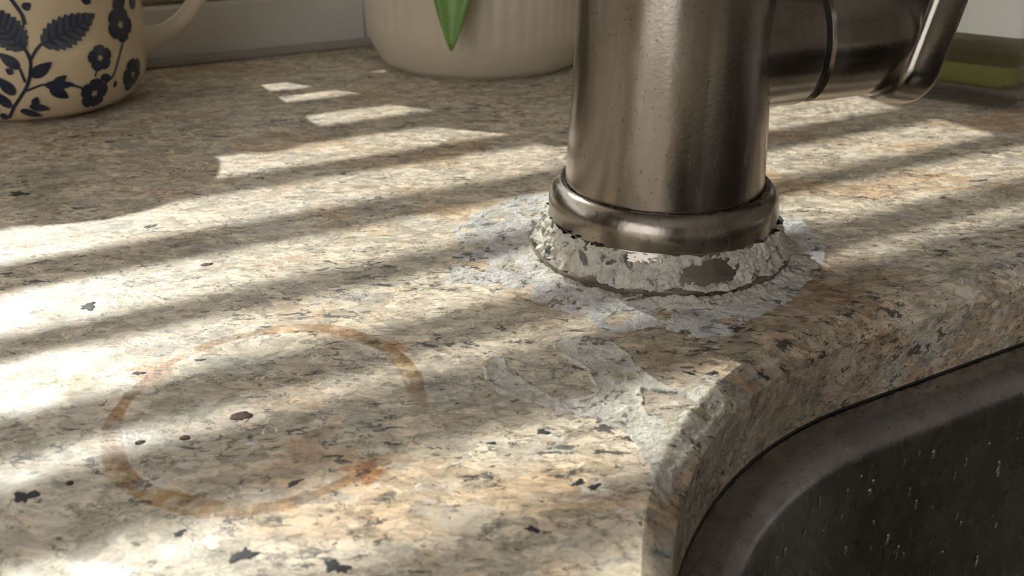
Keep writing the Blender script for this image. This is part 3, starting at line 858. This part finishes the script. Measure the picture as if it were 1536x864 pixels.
def leafstrip(b, tp, w, ser, n=22, k0=1.0):
    dx, dz_ = tp[0] - b[0], tp[1] - b[1]; L = math.hypot(dx, dz_); nx, nz_ = -dz_ / L, dx / L
    out = []
    for i in range(n + 1):
        f = i / n
        h = w / 2 * k0 * (math.sin(PI * f ** 0.75) ** 0.8) + 0.02
        if ser == 2: h = w / 2 * math.sqrt(max(0.0, 1 - (2 * f ** 1.35 - 1) ** 2)) + 0.03
        if ser == 1: h *= 0.84 + 0.22 * ((i % 3) / 2)
        out.append(((b[0] + dx * f, b[1] + dz_ * f), (nx * h, nz_ * h)))
    return out
def linestrip(pts, w):
    P = spline([(p[0], p[1], 0) for p in pts], 8); out = []
    for i, p in enumerate(P):
        d = (P[min(i + 1, len(P) - 1)] - P[max(i - 1, 0)]).normalized()
        out.append(((p.x, p.y), (-d.y * w / 2, d.x * w / 2)))
    return out
def sc(th, dth): return (th + dth) * PI / 180 * RM
for rep, dth in enumerate((0.0, -112.0, -224.0)):
    for b, tp, w, ser in LEAF:
        b2, t2 = (sc(b[0], dth), b[1]), (sc(tp[0], dth), tp[1])
        lf = deco('painted_leaf', [leafstrip(b2, t2, w, ser, 30 if ser else 12)], M['bluemid'] if ser else M['blue'])
        if ser and rep == 0:
            dx, dz_ = t2[0] - b2[0], t2[1] - b2[1]; L = math.hypot(dx, dz_); ux, uz = dx / L, dz_ / L
            st = [leafstrip(b2, t2, 0.8, 0, 12)]
            for k in range(1, 7):
                f = k / 8
                for sd_ in (-1, 1):
                    p0 = (b2[0] + dx * f, b2[1] + dz_ * f)
                    ln = w * 0.42 * math.sin(PI * f ** 0.75)
                    p1 = (p0[0] + ux * ln * 0.7 - sd_ * uz * ln, p0[1] + uz * ln * 0.7 + sd_ * ux * ln)
                    st.append(leafstrip(p0, p1, 0.9, 0, 6))
            deco('leaf_veins', st, M['blue'], 0.00034, lf)
    for c_, r_, n_, a_ in FLOW:
        cc = (sc(c_[0], dth), c_[1]); st = []
        for k in range(n_):
            a = R(a_) + 2 * PI * k / n_
            st.append(leafstrip((cc[0] + 0.15 * r_ * math.cos(a), cc[1] + 0.15 * r_ * math.sin(a)), (cc[0] + r_ * math.cos(a), cc[1] + r_ * math.sin(a)), r_ * 0.92, 2, 10))
        deco('painted_flower', st, M['blue'])
    for pts, w in STEM:
        deco('painted_stem', [linestrip([(sc(p[0], dth), p[1]) for p in pts], w)], M['blue'], 0.00028)

# ------------------------------------------------------------------ potted plant
PC = Vector((-0.012, 0.3985, 0.0))
plant = empty('potted_plant', PC)
tag(plant, 'cream ribbed ceramic pot holding a small green leafed plant', 'potted plant')
def ribs(r, z, a):
    if z < 0.0125 or r < 0.04: return r
    return r + 0.00030 * math.sin(a * 58 + 1.5 * math.sin(a * 7)) * (0.6 + 0.4 * math.sin(a * 3 + 1)) * min(1, (z - 0.0125) / 0.002)
pp = [(0, 0.0012), (0.0345, 0.0012), (0.0352, 0.0), (0.0362, 0.0), (0.0368, 0.0009), (0.0386, 0.0012), (0.0403, 0.0030), (0.0420, 0.0060), (0.0436, 0.0095), (0.0445, 0.0120), (0.0449, 0.0135), (0.0455, 0.0200), (0.0460, 0.030), (0.0463, 0.045), (0.0463, 0.0520), (0.0460, 0.0535), (0.0448, 0.0540), (0.0438, 0.0535), (0.0436, 0.05), (0.0430, 0.04), (0.0, 0.04)]
mesh('pot', lathe(pp, 384, PC, ribs), M['pot'], plant, angle=50)
mesh('soil', lathe([(0, 0.0465), (0.02, 0.047), (0.0436, 0.0455), (0.0436, 0.043), (0, 0.043)], 48, PC), M['soil'], plant, True)
def leaf(path, w, mat=M['leaf']):
    P = spline(path, 8); n = len(P)
    V, Fc, VV, VF = [], [], [], []
    for i, p in enumerate(P):
        d = (P[min(i + 1, n - 1)] - P[max(i - 1, 0)]).normalized()
        s = d.cross(Vector((p.x - PC.x, p.y - PC.y, 0.3 * 0.05)).normalized())
        if s.length < 0.1: s = d.orthogonal()
        s.normalize(); nn = s.cross(d)
        f = i / (n - 1)
        h = w / 2 * (math.sin(PI * min(1, f ** 0.8)) ** 0.85) + 0.0004
        for k in range(7):
            q = k / 3 - 1
            V.append(p + s * (h * q) + nn * (0.22 * h * (abs(q) - 0.3)))
        VV += [p + s * (0.0007 * (1 - f) + 0.0002) * q - nn * 0.0002 + nn * (0.22 * h * -0.3) for q in (-1, 1)]
    for i in range(n - 1):
        for k in range(6):
            Fc.append((i * 7 + k, i * 7 + k + 1, i * 7 + k + 8, i * 7 + k + 7))
        VF.append((i * 2, i * 2 + 1, i * 2 + 3, i * 2 + 2))
    o = mesh('leaf', (V, Fc), mat, plant, True)
    md = o.modifiers.new('thick', 'SOLIDIFY'); md.thickness = 0.0003
    mesh('midrib', (VV, VF), M['vein'], o)
    return o
tip = Vector((-0.0208, 0.3420, 0.0150))
leaf([PC + Vector((-0.002, -0.012, 0.056)), PC + Vector((-0.005, -0.036, 0.066)), Vector((-0.0188, 0.3490, 0.054)), Vector((-0.0200, 0.3440, 0.036)), tip], 0.0215)
for a, r1, z1, r2, z2, w in [(0.6, 0.026, 0.072, 0.050, 0.066, 0.022), (1.7, 0.020, 0.078, 0.040, 0.082, 0.022), (2.7, 0.028, 0.070, 0.062, 0.062, 0.024), (3.5, 0.030, 0.072, 0.068, 0.058, 0.026), (4.1, 0.022, 0.080, 0.046, 0.078, 0.022), (5.3, 0.024, 0.074, 0.054, 0.064, 0.024), (6.0, 0.020, 0.078, 0.044, 0.080, 0.020)]:
    d = Vector((math.cos(a), math.sin(a), 0))
    leaf([PC + d * 0.006 + Vector((0, 0, 0.050)), PC + d * (r1 * 0.6) + Vector((0, 0, z1 - 0.006)), PC + d * r1 + Vector((0, 0, z1)), PC + d * r2 + Vector((0, 0, z2))], w)
for (u1, v1, z1), (u2, v2, z2), (u3, v3, z3), w in [((0.165, 0.020, 0.066), (0.136, -0.004, 0.056), (0.1055, -0.016, 0.046), 0.026), ((0.172, 0.016, 0.078), (0.150, -0.006, 0.082), (0.118, -0.018, 0.072), 0.026),
        ((0.176, 0.012, 0.084), (0.160, -0.008, 0.098), (0.134, -0.020, 0.104), 0.026), ((0.180, 0.012, 0.062), (0.150, -0.006, 0.058), (0.112, -0.014, 0.041), 0.030), ((0.186, 0.010, 0.080), (0.178, -0.008, 0.092), (0.160, -0.022, 0.094), 0.028)]:
    leaf([PC + Vector((0, 0, 0.050)), UV(u1, v1, z1), UV(u2, v2, z2), UV(u3, v3, z3)], w)  # extra leaves out of view over the sill, added to shade the sun stripes
mesh('stem', tube([PC + Vector((0, 0, 0.044)), PC + Vector((0.001, 0.001, 0.056)), PC + Vector((0, 0, 0.064))], [0.003, 0.0026, 0.0012], 10), M['vein'], plant, True)

JC = UV(0.0775, -0.024, WZ0)  # unseen jar, added only to cast its shadow on the worktop
jar = empty('shadow_jar', JC)
tag(jar, 'plain cream lidded jar added out of view on the window sill to shade the worktop', 'jar')
mesh('body', lathe([(0, 0.0), (0.017, 0.0), (0.0185, 0.002), (0.019, 0.006), (0.019, 0.066), (0.0175, 0.070), (0, 0.070)], 48, JC), M['pot'], jar, angle=40)
mesh('lid', lathe([(0, 0.0702), (0.0185, 0.0702), (0.0188, 0.073), (0.016, 0.077), (0.005, 0.079), (0.005, 0.083), (0, 0.0845)], 48, JC), M['pot'], jar, angle=40)

# ------------------------------------------------------------------ soap bottle
E1 = Vector((-0.80, 0.60, 0)).normalized(); E2 = Vector((0.60, 0.80, 0)).normalized()
SIDE = 0.044
BCc = Vector((0.1632, 0.3175, 0)) + E1 * (SIDE / 2) + E2 * (SIDE / 2)
def rsq(h, r, z, n=6):
    out = []
    for sx_, sy_, a0 in ((1, 1, 0), (-1, 1, PI / 2), (-1, -1, PI), (1, -1, 1.5 * PI)):
        for k in range(n + 1):
            a = a0 + k / n * PI / 2
            p = BCc + E1 * (sx_ * (h - r) + r * math.cos(a)) + E2 * (sy_ * (h - r) + r * math.sin(a))
            out.append(Vector((p.x, p.y, z)))
    return out
def loft(secs_, cap=True):
    V, Fc = [], []
    rs = [rsq(*s) for s in secs_]; m_ = len(rs[0])
    for r_ in rs: V += r_
    for i in range(len(rs) - 1):
        for k in range(m_):
            j = (k + 1) % m_
            Fc.append((i * m_ + k, i * m_ + j, (i + 1) * m_ + j, (i + 1) * m_ + k))
    if cap: Fc += [tuple(range(m_ - 1, -1, -1)), tuple(range((len(rs) - 1) * m_, len(rs) * m_))]
    return V, Fc
bottle = empty('soap_bottle', Vector((BCc.x, BCc.y, 0)))
tag(bottle, 'clear square plastic bottle with a little yellow liquid soap', 'bottle')
H = SIDE / 2
mesh('bottle_body', loft([(H - 0.004, 0.003, 0.0003), (H - 0.0015, 0.004, 0.0010), (H, 0.005, 0.0035), (H, 0.005, 0.075), (H - 0.003, 0.006, 0.082), (0.010, 0.0095, 0.090), (0.009, 0.0085, 0.098), (0.009, 0.0085, 0.110)]
    + [(0.008, 0.0075, 0.110), (0.008, 0.0075, 0.098), (0.009, 0.0085, 0.089), (H - 0.004, 0.006, 0.081), (H - 0.001, 0.005, 0.075), (H - 0.001, 0.005, 0.0082), (H - 0.0025, 0.004, 0.0064), (H - 0.005, 0.003, 0.0060)]), M['bottle'], bottle, angle=40)
mesh('liquid_soap', loft([(H - 0.0052, 0.003, 0.0062), (H - 0.0027, 0.004, 0.0066), (H - 0.0013, 0.005, 0.0084), (H - 0.0013, 0.005, 0.0135)]), M['soap'], bottle, angle=40)
lab = mesh('label', loft([(H + 0.00015, 0.005, 0.0235), (H + 0.00015, 0.005, 0.070)], False), M['label'], bottle, True)
mesh('cap', lathe([(0, 0.108), (0.0105, 0.108), (0.0108, 0.110), (0.0105, 0.128), (0.0095, 0.130), (0, 0.130)], 32, Vector((BCc.x, BCc.y, 0))), M['paint'], bottle, angle=40)
# dark printed strokes on the label, near the corner
def stroke(e, z, ln, hh):
    o0 = BCc - E1 * (H + 0.0003)
    p = o0 + E2 * (-H + e)
    return [Vector((p.x, p.y, z)), Vector((p.x, p.y, z + hh)), Vector((p.x, p.y, z + hh)) + E2 * ln, Vector((p.x, p.y, z)) + E2 * ln], [(0, 1, 2, 3)]
for e, z, ln, hh in [(0.0060, 0.0250, 0.006, 0.0010), (0.0060, 0.0270, 0.008, 0.0012), (0.0058, 0.0292, 0.005, 0.0012), (0.0058, 0.0372, 0.003, 0.0012), (0.0062, 0.0398, 0.007, 0.0014), (0.0060, 0.0440, 0.006, 0.0012)]:
    mesh('printed_stroke', stroke(e, z, ln, hh), M['ink'], lab)
